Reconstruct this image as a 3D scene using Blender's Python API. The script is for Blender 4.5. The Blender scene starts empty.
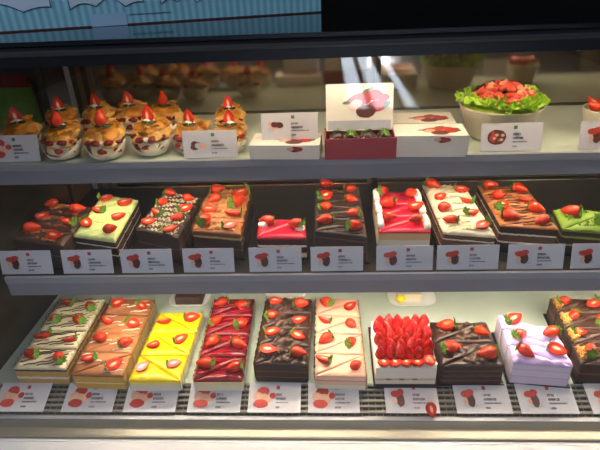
import bpy, bmesh, math, random
from mathutils import Vector, Matrix, noise
random.seed(7)
sc = bpy.context.scene
col = sc.collection
R = math.radians
# ------------------------------------------------------------------ camera
F = 500.0
def nrm(v): return v.normalized()
dY = nrm(Vector((21.4, -270, 500)))
dX = Vector((9900, -150, -500)); dX = nrm(dX - dY * dX.dot(dY))
dZ = dX.cross(dY)
CAM = Vector((0, 0, 1.55))
def to_world(v): return Vector((dX.dot(v), dY.dot(v), dZ.dot(v)))
def hit(px, py, y=None, z=None):
    d = to_world(Vector((px - 300, py - 225, F)))
    t = (y - CAM.y) / d.y if y is not None else (z - CAM.z) / d.z
    return CAM + d * t
cd = bpy.data.cameras.new('camera'); cam = bpy.data.objects.new('camera', cd); col.objects.link(cam)
M = Matrix.Identity(4)
for i, v in enumerate((Vector((1, 0, 0)), Vector((0, -1, 0)), Vector((0, 0, -1)))):
    w = to_world(v)
    for r in range(3): M[r][i] = w[r]
M.translation = CAM
cam.matrix_world = M
cd.sensor_width = 36; cd.lens = F / 600 * 36; cd.clip_start = .02
sc.camera = cam
sc.view_settings.view_transform = 'Standard'; sc.view_settings.look = 'None'
sc.view_settings.gamma = 1; sc.view_settings.use_curve_mapping = False
sc.view_settings.exposure = 0.0

# ------------------------------------------------------------------ materials
def s2l(c):
    return tuple((x / 12.92 if x <= .04045 else ((x + .055) / 1.055) ** 2.4) for x in c)
def rgb(r, g, b): return s2l((r / 255, g / 255, b / 255)) + (1,)
def newmat(name):
    m = bpy.data.materials.new(name); m.use_nodes = True
    nt = m.node_tree
    return m, nt, nt.nodes['Principled BSDF'], nt.nodes.new
def mat(name, c, rough=.5, metal=0, var=.12, scale=60, bump=0, sss=0, spec=.5, emit=None, es=0):
    m, nt, p, N = newmat(name)
    L = nt.links.new
    tc = N('ShaderNodeTexCoord'); nz = N('ShaderNodeTexNoise'); nz.inputs['Scale'].default_value = scale
    nz.inputs['Detail'].default_value = 4
    L(tc.outputs['Object'], nz.inputs['Vector'])
    mx = N('ShaderNodeMix'); mx.data_type = 'RGBA'
    mx.inputs['A'].default_value = tuple(x * (1 - var) for x in c[:3]) + (1,)
    mx.inputs['B'].default_value = tuple(min(1, x * (1 + var)) for x in c[:3]) + (1,)
    L(nz.outputs['Fac'], mx.inputs['Factor']); L(mx.outputs['Result'], p.inputs['Base Color'])
    p.inputs['Roughness'].default_value = rough; p.inputs['Metallic'].default_value = metal
    p.inputs['Specular IOR Level'].default_value = spec
    if sss:
        p.inputs['Subsurface Weight'].default_value = sss; p.inputs['Subsurface Scale'].default_value = .004
    if bump:
        b = N('ShaderNodeBump'); b.inputs['Strength'].default_value = bump; b.inputs['Distance'].default_value = .002
        L(nz.outputs['Fac'], b.inputs['Height']); L(b.outputs['Normal'], p.inputs['Normal'])
    if emit:
        p.inputs['Emission Color'].default_value = emit; p.inputs['Emission Strength'].default_value = es
    return m
def layers(name, h, stops, rough=.75):
    """cake sides: bands by height, stops = [(fraction, colour)...]"""
    m, nt, p, N = newmat(name); L = nt.links.new
    tc = N('ShaderNodeTexCoord'); sep = N('ShaderNodeSeparateXYZ'); L(tc.outputs['Object'], sep.inputs[0])
    nz = N('ShaderNodeTexNoise'); nz.inputs['Scale'].default_value = 90; L(tc.outputs['Object'], nz.inputs['Vector'])
    ma = N('ShaderNodeMath'); ma.operation = 'MULTIPLY_ADD'; ma.inputs[1].default_value = .004; ma.inputs[2].default_value = -.002
    L(nz.outputs['Fac'], ma.inputs[0])
    ad = N('ShaderNodeMath'); ad.operation = 'ADD'; L(sep.outputs['Z'], ad.inputs[0]); L(ma.outputs[0], ad.inputs[1])
    dv = N('ShaderNodeMath'); dv.operation = 'DIVIDE'; dv.inputs[1].default_value = h; L(ad.outputs[0], dv.inputs[0])
    cr = N('ShaderNodeValToRGB'); cr.color_ramp.interpolation = 'CONSTANT'
    e = cr.color_ramp.elements
    e[0].position = 0; e[0].color = stops[0][1]; e[1].position = stops[1][0]; e[1].color = stops[1][1]
    for f, c in stops[2:]:
        x = e.new(f); x.color = c
    L(dv.outputs[0], cr.inputs['Fac'])
    L(cr.outputs['Color'], p.inputs['Base Color'])
    p.inputs['Roughness'].default_value = rough
    b = N('ShaderNodeBump'); b.inputs['Strength'].default_value = .5; b.inputs['Distance'].default_value = .002
    n2 = N('ShaderNodeTexNoise'); n2.inputs['Scale'].default_value = 400; L(tc.outputs['Object'], n2.inputs['Vector'])
    L(n2.outputs['Fac'], b.inputs['Height']); L(b.outputs['Normal'], p.inputs['Normal'])
    return m
def berry_mat():
    m, nt, p, N = newmat('strawberry_skin'); L = nt.links.new
    tc = N('ShaderNodeTexCoord'); v = N('ShaderNodeTexVoronoi'); v.inputs['Scale'].default_value = 210
    L(tc.outputs['Object'], v.inputs['Vector'])
    cr = N('ShaderNodeValToRGB'); e = cr.color_ramp.elements
    e[0].position = .10; e[0].color = rgb(236, 176, 90); e[1].position = .22; e[1].color = rgb(220, 54, 16)
    L(v.outputs['Distance'], cr.inputs['Fac'])
    nz = N('ShaderNodeTexNoise'); nz.inputs['Scale'].default_value = 45; L(tc.outputs['Object'], nz.inputs['Vector'])
    mx = N('ShaderNodeMix'); mx.data_type = 'RGBA'; mx.blend_type = 'MULTIPLY'; mx.inputs['Factor'].default_value = .75
    c2 = N('ShaderNodeValToRGB'); c2.color_ramp.elements[0].color = (.42, .22, .2, 1); c2.color_ramp.elements[1].color = (1, 1, 1, 1)
    c2.color_ramp.elements[0].position = .3; c2.color_ramp.elements[1].position = .6
    L(nz.outputs['Fac'], c2.inputs['Fac']); L(cr.outputs['Color'], mx.inputs['A']); L(c2.outputs['Color'], mx.inputs['B'])
    L(mx.outputs['Result'], p.inputs['Base Color']); p.inputs['Roughness'].default_value = .2
    b = N('ShaderNodeBump'); b.inputs['Strength'].default_value = .5; b.inputs['Distance'].default_value = .0012
    L(v.outputs['Distance'], b.inputs['Height']); L(b.outputs['Normal'], p.inputs['Normal'])
    return m
def deep(m0):
    m = m0.copy(); m.name = 'strawberry_skin_deep'
    for n in m.node_tree.nodes:
        if n.bl_idname == 'ShaderNodeValToRGB' and n.color_ramp.elements[1].position < .3: n.color_ramp.elements[1].color = rgb(176, 14, 14)
    return m
def flesh_mat():
    """cut face of a strawberry: pale heart, red rim, in the berry's own coordinates"""
    m, nt, p, N = newmat('strawberry_flesh'); L = nt.links.new
    tc = N('ShaderNodeTexCoord'); mp = N('ShaderNodeMapping'); mp.inputs['Scale'].default_value = (52, 120, 0)
    L(tc.outputs['Object'], mp.inputs['Vector'])
    ln = N('ShaderNodeVectorMath'); ln.operation = 'LENGTH'; L(mp.outputs[0], ln.inputs[0])
    nz = N('ShaderNodeTexNoise'); nz.inputs['Scale'].default_value = 180; L(tc.outputs['Object'], nz.inputs['Vector'])
    ad = N('ShaderNodeMath'); ad.operation = 'MULTIPLY_ADD'; ad.inputs[1].default_value = .5; L(nz.outputs['Fac'], ad.inputs[0]); L(ln.outputs['Value'], ad.inputs[2])
    cr = N('ShaderNodeValToRGB'); e = cr.color_ramp.elements
    e[0].position = .5; e[0].color = rgb(252, 214, 188); e[1].position = 1.45; e[1].color = rgb(206, 40, 16)
    cr.color_ramp.elements[1].position = 1.0; x = e.new(.8); x.color = rgb(236, 112, 70)
    L(ad.outputs[0], cr.inputs['Fac']); L(cr.outputs['Color'], p.inputs['Base Color']); p.inputs['Roughness'].default_value = .3
    return m
def glass_mat(name, tint=(1, 1, 1, 1), ior=1.45, rough=0.0, gain=1.0):
    m = bpy.data.materials.new(name); m.use_nodes = True; nt = m.node_tree; nt.nodes.clear(); N = nt.nodes.new; L = nt.links.new
    o = N('ShaderNodeOutputMaterial'); mx = N('ShaderNodeMixShader'); t = N('ShaderNodeBsdfTransparent'); g = N('ShaderNodeBsdfGlossy')
    lw = N('ShaderNodeLayerWeight'); lw.inputs['Blend'].default_value = .5
    pw = N('ShaderNodeMath'); pw.operation = 'POWER'; pw.inputs[1].default_value = 5; L(lw.outputs['Facing'], pw.inputs[0])
    f0 = ((ior - 1) / (ior + 1)) ** 2
    f = N('ShaderNodeMath'); f.operation = 'MULTIPLY_ADD'; f.inputs[1].default_value = 1 - f0; f.inputs[2].default_value = f0; L(pw.outputs[0], f.inputs[0])
    t.inputs['Color'].default_value = tint; g.inputs['Roughness'].default_value = rough
    mu = N('ShaderNodeMath'); mu.operation = 'MULTIPLY'; mu.inputs[1].default_value = gain; mu.use_clamp = True
    L(f.outputs[0], mu.inputs[0]); L(mu.outputs[0], mx.inputs[0]); L(t.outputs[0], mx.inputs[1]); L(g.outputs[0], mx.inputs[2]); L(mx.outputs[0], o.inputs[0])
    return m
def backdoor_mat():
    m = bpy.data.materials.new('smoked_door_glass'); m.use_nodes = True; nt = m.node_tree; nt.nodes.clear(); N = nt.nodes.new; L = nt.links.new
    o = N('ShaderNodeOutputMaterial'); mx = N('ShaderNodeMixShader'); d = N('ShaderNodeBsdfDiffuse'); g = N('ShaderNodeBsdfGlossy')
    d.inputs['Color'].default_value = rgb(66, 58, 46); g.inputs['Color'].default_value = (1, .9, .78, 1); g.inputs['Roughness'].default_value = .09
    mx.inputs[0].default_value = .42
    L(d.outputs[0], mx.inputs[1]); L(g.outputs[0], mx.inputs[2]); L(mx.outputs[0], o.inputs[0])
    return m
def stripe_mat():
    m, nt, p, N = newmat('blue_striped_board'); L = nt.links.new
    tc = N('ShaderNodeTexCoord'); w = N('ShaderNodeTexWave'); w.bands_direction = 'X'; w.inputs['Scale'].default_value = 26
    w.inputs['Distortion'].default_value = .15
    L(tc.outputs['Object'], w.inputs['Vector'])
    cr = N('ShaderNodeValToRGB'); e = cr.color_ramp.elements
    e[0].position = .35; e[0].color = rgb(120, 182, 205); e[1].position = .65; e[1].color = rgb(150, 208, 226)
    L(w.outputs['Color'], cr.inputs['Fac']); L(cr.outputs['Color'], p.inputs['Base Color']); p.inputs['Roughness'].default_value = .6
    return m
MT = {}
def defm(k, *a, **kw): MT[k] = mat(k, *a, **kw)
MT['berry'] = berry_mat(); MT['flesh'] = flesh_mat(); MT['berry_deep'] = deep(MT['berry']); MT['stripe'] = stripe_mat(); MT['door'] = backdoor_mat()
MT['glass'] = glass_mat('clear_case_glass'); MT['film'] = glass_mat('clear_cake_film', (.95, .94, .9, 1), 1.5, .08, 3.5)
MT['shelfglass'] = glass_mat('shelf_plate_glass', (.8, .9, .86, 1), 1.5, .05)
defm('calyx', rgb(98, 140, 42), .5, var=.3)
defm('leaf_dark', rgb(52, 74, 30), .5, var=.3)
defm('cream', rgb(246, 240, 226), .5, var=.03, bump=.2)
defm('white_choc', rgb(226, 212, 176), .4, var=.05)
defm('dark_choc', rgb(58, 36, 26), .32, var=.3, bump=.3)
defm('choc_drizzle', rgb(70, 38, 24), .3, var=.2)
defm('choc_shaving', rgb(78, 50, 38), .4, var=.4)
defm('yellow_glaze', rgb(255, 214, 12), .22, var=.12, scale=35)
defm('red_jelly', rgb(120, 14, 22), .14, var=.4, scale=40)
defm('pink_jelly', rgb(214, 30, 58), .16, var=.25, scale=40)
defm('pink_cream', rgb(232, 176, 148), .55, var=.06, bump=.4)
defm('purple_cream', rgb(206, 180, 228), .5, var=.22, scale=70, bump=.5)
defm('green_cream', rgb(206, 216, 140), .5, var=.22, scale=90, bump=.6)
defm('matcha', rgb(124, 152, 44), .6, var=.25, bump=.6)
defm('caramel', rgb(178, 108, 58), .4, var=.2, scale=30)
defm('mocha', rgb(178, 114, 68), .5, var=.14, scale=30)
defm('almond', rgb(206, 146, 84), .55, var=.35)
defm('nut', rgb(206, 150, 70), .6, var=.35)
defm('white_cream', rgb(226, 214, 184), .5, var=.05, bump=.4)
defm('puff', rgb(222, 142, 44), .42, var=.6, scale=75, bump=1.0)
defm('puff_edge', rgb(232, 172, 92), .6, var=.5, scale=120, bump=1.0)
defm('custard', rgb(238, 226, 196), .5, var=.08)
defm('compote', rgb(136, 20, 18), .2, var=.4)
defm('paper_case', rgb(232, 222, 200), .7, var=.05)
defm('card', rgb(206, 204, 210), .45, var=.02)
defm('ink', rgb(62, 58, 66), .6, var=.05)
defm('ink_red', rgb(176, 62, 76), .6, var=.05)
defm('ink_green', rgb(80, 130, 80), .6, var=.05)
defm('print_berry', rgb(196, 60, 46), .5, var=.35, scale=90)
defm('print_pale', rgb(232, 180, 150), .5, var=.2, scale=120)
defm('print_brown', rgb(92, 44, 34), .5, var=.35, scale=90)
defm('print_leaf', rgb(92, 118, 50), .5, var=.2)
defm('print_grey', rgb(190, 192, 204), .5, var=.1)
defm('box_white', rgb(240, 234, 222), .4, var=.02)
defm('box_red', rgb(164, 26, 36), .35, var=.08)
defm('board_black', rgb(22, 18, 18), .3, var=.2)
defm('plate_white', rgb(240, 240, 234), .2, var=.02)
defm('bowl_paper', rgb(230, 216, 196), .5, var=.04)
defm('lettuce', rgb(160, 200, 50), .4, var=.45, scale=60, sss=.0)
defm('red_bits', rgb(206, 72, 52), .4, var=.35, scale=120)
defm('pink_bits', rgb(236, 150, 118), .4, var=.25, scale=120)
defm('dark_bits', rgb(66, 20, 20), .5, var=.4)
defm('shelf_dark', rgb(28, 24, 20), .5, spec=.3)
defm('shelf_grey', rgb(136, 136, 144), .35, var=.04, spec=.5)
defm('shelf_lip', rgb(150, 152, 160), .3, var=.03)
defm('steel', rgb(166, 160, 146), .42, metal=.55, var=.06, scale=20)
defm('steel_dark', rgb(56, 54, 50), .5, metal=.3, var=.06)
defm('deck', rgb(188, 200, 184), .3, var=.03, scale=12)
defm('grille', rgb(140, 136, 122), .5, metal=.3, var=.05)
defm('black_frame', rgb(14, 17, 24), .45, var=.1, spec=.3)
defm('top_glass', rgb(8, 10, 14), .06, var=.1, spec=1.0)
defm('cabinet_white', rgb(244, 238, 236), .5, var=.03)
defm('olive_panel', rgb(52, 44, 26), .25, var=.25, scale=6)
defm('brown_post', rgb(112, 92, 66), .35, metal=.5, var=.1)
defm('carton_green', rgb(96, 140, 46), .6, var=.25, scale=14)
defm('carton_red', rgb(116, 24, 20), .6, var=.2)
defm('carton_board', rgb(150, 120, 88), .8, var=.08)
defm('floor', rgb(196, 192, 190), .5, var=.1, scale=3)
defm('wall_dark', rgb(36, 34, 36), .8, var=.1, scale=3)
defm('counter', rgb(30, 27, 26), .5, var=.1)
defm('label_panel', rgb(196, 214, 232), .6, var=.03)
defm('label_line', rgb(44, 84, 112), .6, var=.03)
defm('tag_blue', rgb(160, 196, 228), .6, var=.03)
defm('tube', rgb(255, 250, 240), .5, emit=(1, .93, .8, 1), es=2)

# ------------------------------------------------------------------ mesh helpers
class MB:
    def __init__(s): s.v = []; s.f = []; s.m = []; s.sm = []
    def add(s, vs, fs, mi=0, smooth=False):
        o = len(s.v); s.v += [Vector(v) for v in vs]
        for f in fs:
            s.f.append([i + o for i in f]); s.m.append(mi); s.sm.append(smooth)
        return s
    def box(s, a, b, mi=0):
        (x0, y0, z0), (x1, y1, z1) = a, b
        return s.add([(x0, y0, z0), (x1, y0, z0), (x1, y1, z0), (x0, y1, z0), (x0, y0, z1), (x1, y0, z1), (x1, y1, z1), (x0, y1, z1)],
              [(3, 2, 1, 0), (4, 5, 6, 7), (0, 1, 5, 4), (1, 2, 6, 5), (2, 3, 7, 6), (3, 0, 4, 7)], mi)
    def prism(s, poly, z0, z1, mi=0):
        n = len(poly)
        return s.add([(p[0], p[1], z0) for p in poly] + [(p[0], p[1], z1) for p in poly],
              [tuple(range(n - 1, -1, -1)), tuple(range(n, 2 * n))] + [(i, (i + 1) % n, n + (i + 1) % n, n + i) for i in range(n)], mi)
    def extr(s, prof, x0, x1, mi=0):
        """profile in (y, z) swept along x"""
        n = len(prof)
        return s.add([(x0, p[0], p[1]) for p in prof] + [(x1, p[0], p[1]) for p in prof],
              [tuple(range(n)), tuple(range(2 * n - 1, n - 1, -1))] + [(i, n + i, n + (i + 1) % n, (i + 1) % n) for i in range(n)], mi)
    def lathe(s, prof, n=24, mi=0, fn=None, c=(0, 0, 0), cap=False):
        """profile of (r, z) about z; fn(r, z, angle) -> (r, z)"""
        vs = []; fs = []
        for k, (r, z) in enumerate(prof):
            for i in range(n):
                a = 2 * math.pi * i / n; rr, zz = (r, z) if fn is None else fn(r, z, a)
                vs.append((c[0] + rr * math.cos(a), c[1] + rr * math.sin(a), c[2] + zz))
        for k in range(len(prof) - 1):
            for i in range(n):
                j = (i + 1) % n
                fs.append((k * n + i, k * n + j, (k + 1) * n + j, (k + 1) * n + i))
        if cap:
            fs.append(tuple(range(n - 1, -1, -1))); fs.append(tuple(range((len(prof) - 1) * n, len(prof) * n)))
        return s.add(vs, fs, mi, True)
    def tube(s, pts, r, n=6, mi=0):
        pts = [Vector(p) for p in pts]; vs = []; fs = []
        for k, p in enumerate(pts):
            t = (pts[min(k + 1, len(pts) - 1)] - pts[max(k - 1, 0)])
            t = t.normalized() if t.length > 1e-9 else Vector((1, 0, 0))
            u = t.cross(Vector((0, 0, 1)));
            if u.length < 1e-4: u = t.cross(Vector((0, 1, 0)))
            u.normalize(); w = u.cross(t)
            rr = r[k] if isinstance(r, (list, tuple)) else r
            for i in range(n):
                a = 2 * math.pi * i / n; vs.append(p + u * (rr * math.cos(a)) + w * (rr * math.sin(a)))
        for k in range(len(pts) - 1):
            for i in range(n):
                j = (i + 1) % n; fs.append((k * n + i, k * n + j, (k + 1) * n + j, (k + 1) * n + i))
        fs.append(tuple(range(n - 1, -1, -1))); fs.append(tuple(range((len(pts) - 1) * n, len(pts) * n)))
        return s.add(vs, fs, mi, True)
    def blob(s, c, r, seg=10, ring=6, mi=0, amp=0, seed=0, rot=None):
        vs = []; fs = []; c = Vector(c)
        r = Vector(r) if not isinstance(r, (int, float)) else Vector((r, r, r))
        for k in range(ring + 1):
            th = math.pi * k / ring
            for i in range(seg):
                a = 2 * math.pi * i / seg
                d = Vector((math.sin(th) * math.cos(a), math.sin(th) * math.sin(a), math.cos(th)))
                q = 1 + (amp * noise.noise(d * 1.7 + Vector((seed * 3.1, seed, 0))) if amp else 0)
                v = Vector((d.x * r.x, d.y * r.y, d.z * r.z)) * q
                if rot is not None: v = rot @ v
                vs.append(c + v)
        for k in range(ring):
            for i in range(seg):
                j = (i + 1) % seg; fs.append((k * seg + i, (k + 1) * seg + i, (k + 1) * seg + j, k * seg + j))
        return s.add(vs, fs, mi, True)
    def mesh(s, name, mats):
        me = bpy.data.meshes.new(name); me.from_pydata([tuple(v) for v in s.v], [], s.f)
        for m in mats: me.materials.append(MT[m] if isinstance(m, str) else m)
        me.polygons.foreach_set('material_index', s.m); me.polygons.foreach_set('use_smooth', s.sm)
        bm = bmesh.new(); bm.from_mesh(me); bmesh.ops.remove_doubles(bm, verts=bm.verts, dist=1e-6)
        bmesh.ops.recalc_face_normals(bm, faces=bm.faces); bm.to_mesh(me); bm.free(); me.update()
        return me
    def build(s, name, mats, parent=None, loc=None):
        if isinstance(mats, str): mats = [mats]
        return link(name, s.mesh(name, mats), parent, loc)
def link(name, me, parent=None, loc=None, rot=None):
    o = bpy.data.objects.new(name, me); col.objects.link(o)
    if parent is not None: o.parent = parent
    if loc is not None: o.location = loc
    if rot is not None: o.rotation_euler = rot
    return o
def tag(o, label=None, cat=None, group=None, kind=None):
    if label: o['label'] = label
    if cat: o['category'] = cat
    if group: o['group'] = group
    if kind: o['kind'] = kind
    return o
def empty(name, loc=(0, 0, 0), rz=0):
    o = bpy.data.objects.new(name, None); col.objects.link(o); o.location = loc; o.rotation_euler = (0, 0, rz); o.empty_display_size = .02
    return o
def struct(o): o['kind'] = 'structure'; return o
KIDS = {}
def copy_tree(o, parent=None):
    c = o.copy(); col.objects.link(c)
    if parent is not None: c.parent = parent
    for ch in list(o.children): copy_tree(ch, c)
    return c

# ------------------------------------------------------------------ strawberry
def berry_mesh(length=.041, rad=.0130, seed=0):
    b = MB(); vs = []; n = 14; prof = []
    for k in range(11):
        t = k / 10
        r = rad * (math.sin(math.pi * min(1, t * .93 + .07)) ** .6) * (1 - .50 * t) * 1.34
        if k == 10: r = .0006
        prof.append((r, (t - .42) * length))
    b.lathe(prof, n, 0, fn=lambda r, z, a: (r * (1 + .07 * noise.noise(Vector((math.cos(a) * 2, math.sin(a) * 2, z * 60 + seed)))), z), cap=True)
    rot = Matrix.Rotation(math.pi / 2, 3, 'Y')          # axis to +x : tip at +x
    b.v = [rot @ v for v in b.v]
    return b
def calyx_mesh(length=.041, seed=0, size=.0155):
    rnd = random.Random(seed); b = MB(); x0 = -.42 * length
    for k in range(8):
        a = 2 * math.pi * k / 8 + rnd.uniform(-.2, .2); l = size * rnd.uniform(.8, 1.25); w = size * .3
        rad = Vector((0, math.cos(a), math.sin(a))); tan = Vector((0, -math.sin(a), math.cos(a)))
        c = rnd.uniform(-.25, .55)
        p0 = Vector((x0 - .0008, 0, 0)); pm = p0 + rad * l * .55 + Vector((-.0022 + c * .001, 0, 0)); p1 = p0 + rad * l + Vector((c * .006, 0, 0))
        b.add([p0 - tan * w * .5, p0 + tan * w * .5, pm + tan * w, p1, pm - tan * w], [(0, 1, 2, 3, 4)], 0, False)
        dn = Vector((.0007, 0, 0))
        b.add([p0 - tan * w * .5 + dn, p0 + tan * w * .5 + dn, pm + tan * w + dn, p1 + dn * .2, pm - tan * w + dn], [(4, 3, 2, 1, 0)], 0, False)
    b.tube([(x0, 0, 0), (x0 - .004, 0, .001), (x0 - .007, 0, .003)], .0009, 5)
    return b
BERRY = [berry_mesh(.041, .0130, s).mesh('strawberry', ['berry']) for s in (0, 5, 9)]
DEEP = [berry_mesh(.041, .0130, s).mesh('strawberry', ['berry_deep']) for s in (0, 5, 9)]
DIPPED = [berry_mesh(.041, .0130, s).mesh('strawberry', ['dark_choc']) for s in (0, 5, 9)]
CALYX = [calyx_mesh(.041, s).mesh('calyx', ['calyx']) for s in (1, 2, 3)]
def half_mesh(seed):
    b = berry_mesh(.041, .0140, seed); me = b.mesh('strawberry_half', ['berry', 'flesh'])
    bm = bmesh.new(); bm.from_mesh(me)
    r = bmesh.ops.bisect_plane(bm, geom=bm.verts[:] + bm.edges[:] + bm.faces[:], plane_co=(0, 0, .0012), plane_no=(0, 0, 1), clear_outer=True)
    ed = [e for e in r['geom_cut'] if isinstance(e, bmesh.types.BMEdge)]
    f = bmesh.ops.contextual_create(bm, geom=ed)
    for fc in f['faces']: fc.material_index = 1; fc.smooth = False
    bmesh.ops.recalc_face_normals(bm, faces=bm.faces)
    bm.to_mesh(me); bm.free(); return me
HALF = [half_mesh(2), half_mesh(6)]
def add_berry(parent, pos, rz, kind='whole', scale=1.0, pitch=0, roll=0, leaf=True, name='strawberry', k=None, deep=False):
    k = random.randrange(3) if k is None else k
    me = HALF[k % 2] if kind == 'half' else (DEEP if deep else BERRY)[k]
    o = link(name if kind == 'whole' else 'strawberry_half', me, parent, pos, (roll, pitch, rz)); o.scale = (scale,) * 3
    if leaf:
        link('calyx', CALYX[k], o)
    return o

# ------------------------------------------------------------------ the case
YT, YM, YB = 1.040, .918, .772
ZT = hit(300, 158, y=YT).z; ZM = hit(300, 274, y=YM).z; ZR = hit(300, 416, y=YB).z
YD = .842; ZD = ZR + .026                         # deck level behind the sloped grille
XL = hit(5, 277, y=YM).x; XR = 1.02; YBK = 1.42; YG = .742
ZF0 = hit(300, 57, y=YG).z; ZF1 = hit(300, 38, y=YG - .016).z
XW = XL - .075
print('levels', ZT, ZM, ZR, ZD, XL, ZF0, 'left/right view', hit(0, 277, y=YM).x, hit(600, 277, y=YM).x)
case = empty('display_case', (0, YG, 0))
tag(case, 'glass fronted refrigerated cake display case with grey shelf edges and black top', 'display case')
CO = Vector((0, -YG, 0))
def cpart(b, name, mats, parent=case): 
    o = b.build(name, mats, parent)
    if parent is case: o.location = CO
    return o
def pz(py, y): return hit(300, py, y=y).z
YW = .712; zw = pz(443, YW)
b = MB(); b.box((XW - .03, YW, .02), (XR, YBK, zw)); cpart(b, 'base_cabinet', 'cabinet_white')
yk = YW + .006
b = MB(); b.extr([(YW - .10, zw - .03), (YW - .0005, zw - .03), (YW - .0005, zw - .0005), (YW - .09, zw - .008), (YW - .10, zw - .014)], XW - .03, XR); cpart(b, 'front_ledge', 'cabinet_white')
b = MB(); b.extr([(yk, zw + .0005), (YB - .01, zw + .0005), (YB - .01, ZR - .011), (YB - .016, pz(421, YB - .016)), (YG + .006, pz(429, YG + .006)), (YG + .004, pz(429, YG + .006) - .003), (YG - .004, pz(429, YG + .006) - .003), (YG - .008, pz(434, YG - .008)), (yk + .008, pz(437, yk + .008)), (yk + .002, zw + .004)], XW - .03, XR); cpart(b, 'front_rail', 'steel')
# sloped air grille under the price cards
b = MB()
b.add([(XW, YB - .002, ZR - .008), (XR, YB - .002, ZR - .008), (XR, YD, ZD - .008), (XW, YD, ZD - .008)], [(0, 1, 2, 3)], 1)
nsl = 7
for i in range(nsl):
    t = i / (nsl - 1); y = YB + (YD - YB) * t; z = ZR - .004 + (ZD - ZR) * t
    b.box((XW, y - .0034, z - .0015), (XR, y + .0034, z + .0015))
x = XW + .01
while x < XR:
    b.add([(x, YB, ZR - .004), (x + .002, YB, ZR - .004), (x + .002, YD, ZD - .004), (x, YD, ZD - .004)], [(0, 1, 2, 3)]); x += .0155
cpart(b, 'air_grille', ['grille', 'steel_dark'])
b = MB(); b.box((XW, YB - .010, ZR - .011), (XR, YB - .001, ZR - .001)); cpart(b, 'card_ledge', 'shelf_lip')
b = MB(); b.box((XW, YD, ZD - .01), (XR, YBK, ZD)); cpart(b, 'deck', 'deck')
# shelves: plate, lip, lamp housing
def shelf(z, y, xl, m):
    sh = cpart(MB().box((xl, y + .004, z - .010), (XR, YBK - .015, z)), 'shelf', m)
    MB().box((xl, y - .004, z - .016), (XR, y + .004, z - .0002)).build('shelf_lip', 'shelf_lip', sh)
    MB().extr([(y - .002, z - .017), (y + .055, z - .011), (y + .055, z - .030), (y + .012, z - .050), (y - .002, z - .050)], xl, XR).build('lamp_housing', 'shelf_grey', sh)
    MB().box((xl + .03, y + .020, z - .0475), (XR, y + .032, z - .040)).build('lamp_tube', 'tube', sh)
    return sh
shelf(ZT, YT, XW + .001, 'deck'); shelf(ZM, YM, XL, 'shelf_dark')
# shell
cpart(MB().box((XW - .02, YG + .012, zw + .001), (XW, YBK, ZT - .05)), 'end_panel', 'olive_panel')
cpart(MB().box((XW - .012, YG, ZT - .05), (XW - .006, YBK, ZF0)), 'end_glass', 'glass')
cpart(MB().box((XR, YG - .005, zw), (XR + .02, YBK, ZF0)), 'end_panel', 'olive_panel')
cpart(MB().box((XW - .02, YG - .003, ZR - .017), (XR, YG + .003, ZF0 + .004)), 'front_glass', 'glass')
# top: black front bar, dark glossy top plate
b = MB(); b.extr([(YG - .016, ZF0), (YG + .05, ZF0), (YG + .05, ZF1), (YG - .008, ZF1), (YG - .013, ZF1 - .006), (YG - .016, ZF1 - .014)], XW - .6, XR + .3)
cpart(b, 'top_bar', 'black_frame')
b = MB(); b.box((XW - .6, YG - .018, ZF1 - .013), (XR + .3, YG - .0145, ZF1 - .010)); cpart(b, 'bar_bead', 'steel_dark')
ZTOP = ZF1 + .006
cpart(MB().box((XW - .6, YG - .0125, ZF1 + .0002), (XR + .3, YG - .0102, ZTOP + .0002)), 'added_glint_lip', 'black_frame')  # added lip hiding the bright glint on the plate's front edge
cpart(MB().box((XW - .6, YG - .010, ZF1), (XR + .3, YBK + .15, ZTOP)), 'top_plate', 'top_glass')
cpart(MB().box((XL + .1, 1.0, ZF0 + .010), (XR, 1.02, ZF0 + .02)), 'lamp_tube', 'tube')
# rear sliding doors
xs = hit(70, 90, y=YBK).x; xm = hit(374, 80, y=YBK).x
def rear(x0, x1, y):
    d = cpart(MB().box((x0, y, ZD), (x1, y + .006, ZF1)), 'rear_door', 'door')
    return d
cpart(MB().box((XW - .02, YBK - .004, zw), (XW + .006, YBK + .02, ZF1)), 'corner_post', 'steel_dark')
for a, c in ((XW + .006, xs), (xs + .075, xm - .01), (xm + .018, XR)):
    rear(a, c, YBK)
for k, (w, m_) in enumerate(((.012, 'shelf_lip'), (.02, 'steel_dark'), (.012, 'brown_post'), (.018, 'steel_dark'), (.010, 'brown_post'))):
    x0 = xs + .001 + k * .0148
    cpart(MB().box((x0, YBK - .012 + .002 * k, ZD), (x0 + .0138, YBK + .01, ZF1)), 'door_stile', m_)
for x0, m_ in ((xm - .0095, 'brown_post'), (xm + .0045, 'steel_dark')):
    cpart(MB().box((x0, YBK - .010, ZD), (x0 + .012, YBK + .01, ZF1)), 'door_stile', m_)
x0 = hit(47, 90, y=YBK - .2).x
cpart(MB().box((XW - .0055, YBK - .25, ZT + .0005), (XW + .001, YBK - .245, ZF0)), 'glass_edge', 'shelf_lip')

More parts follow.
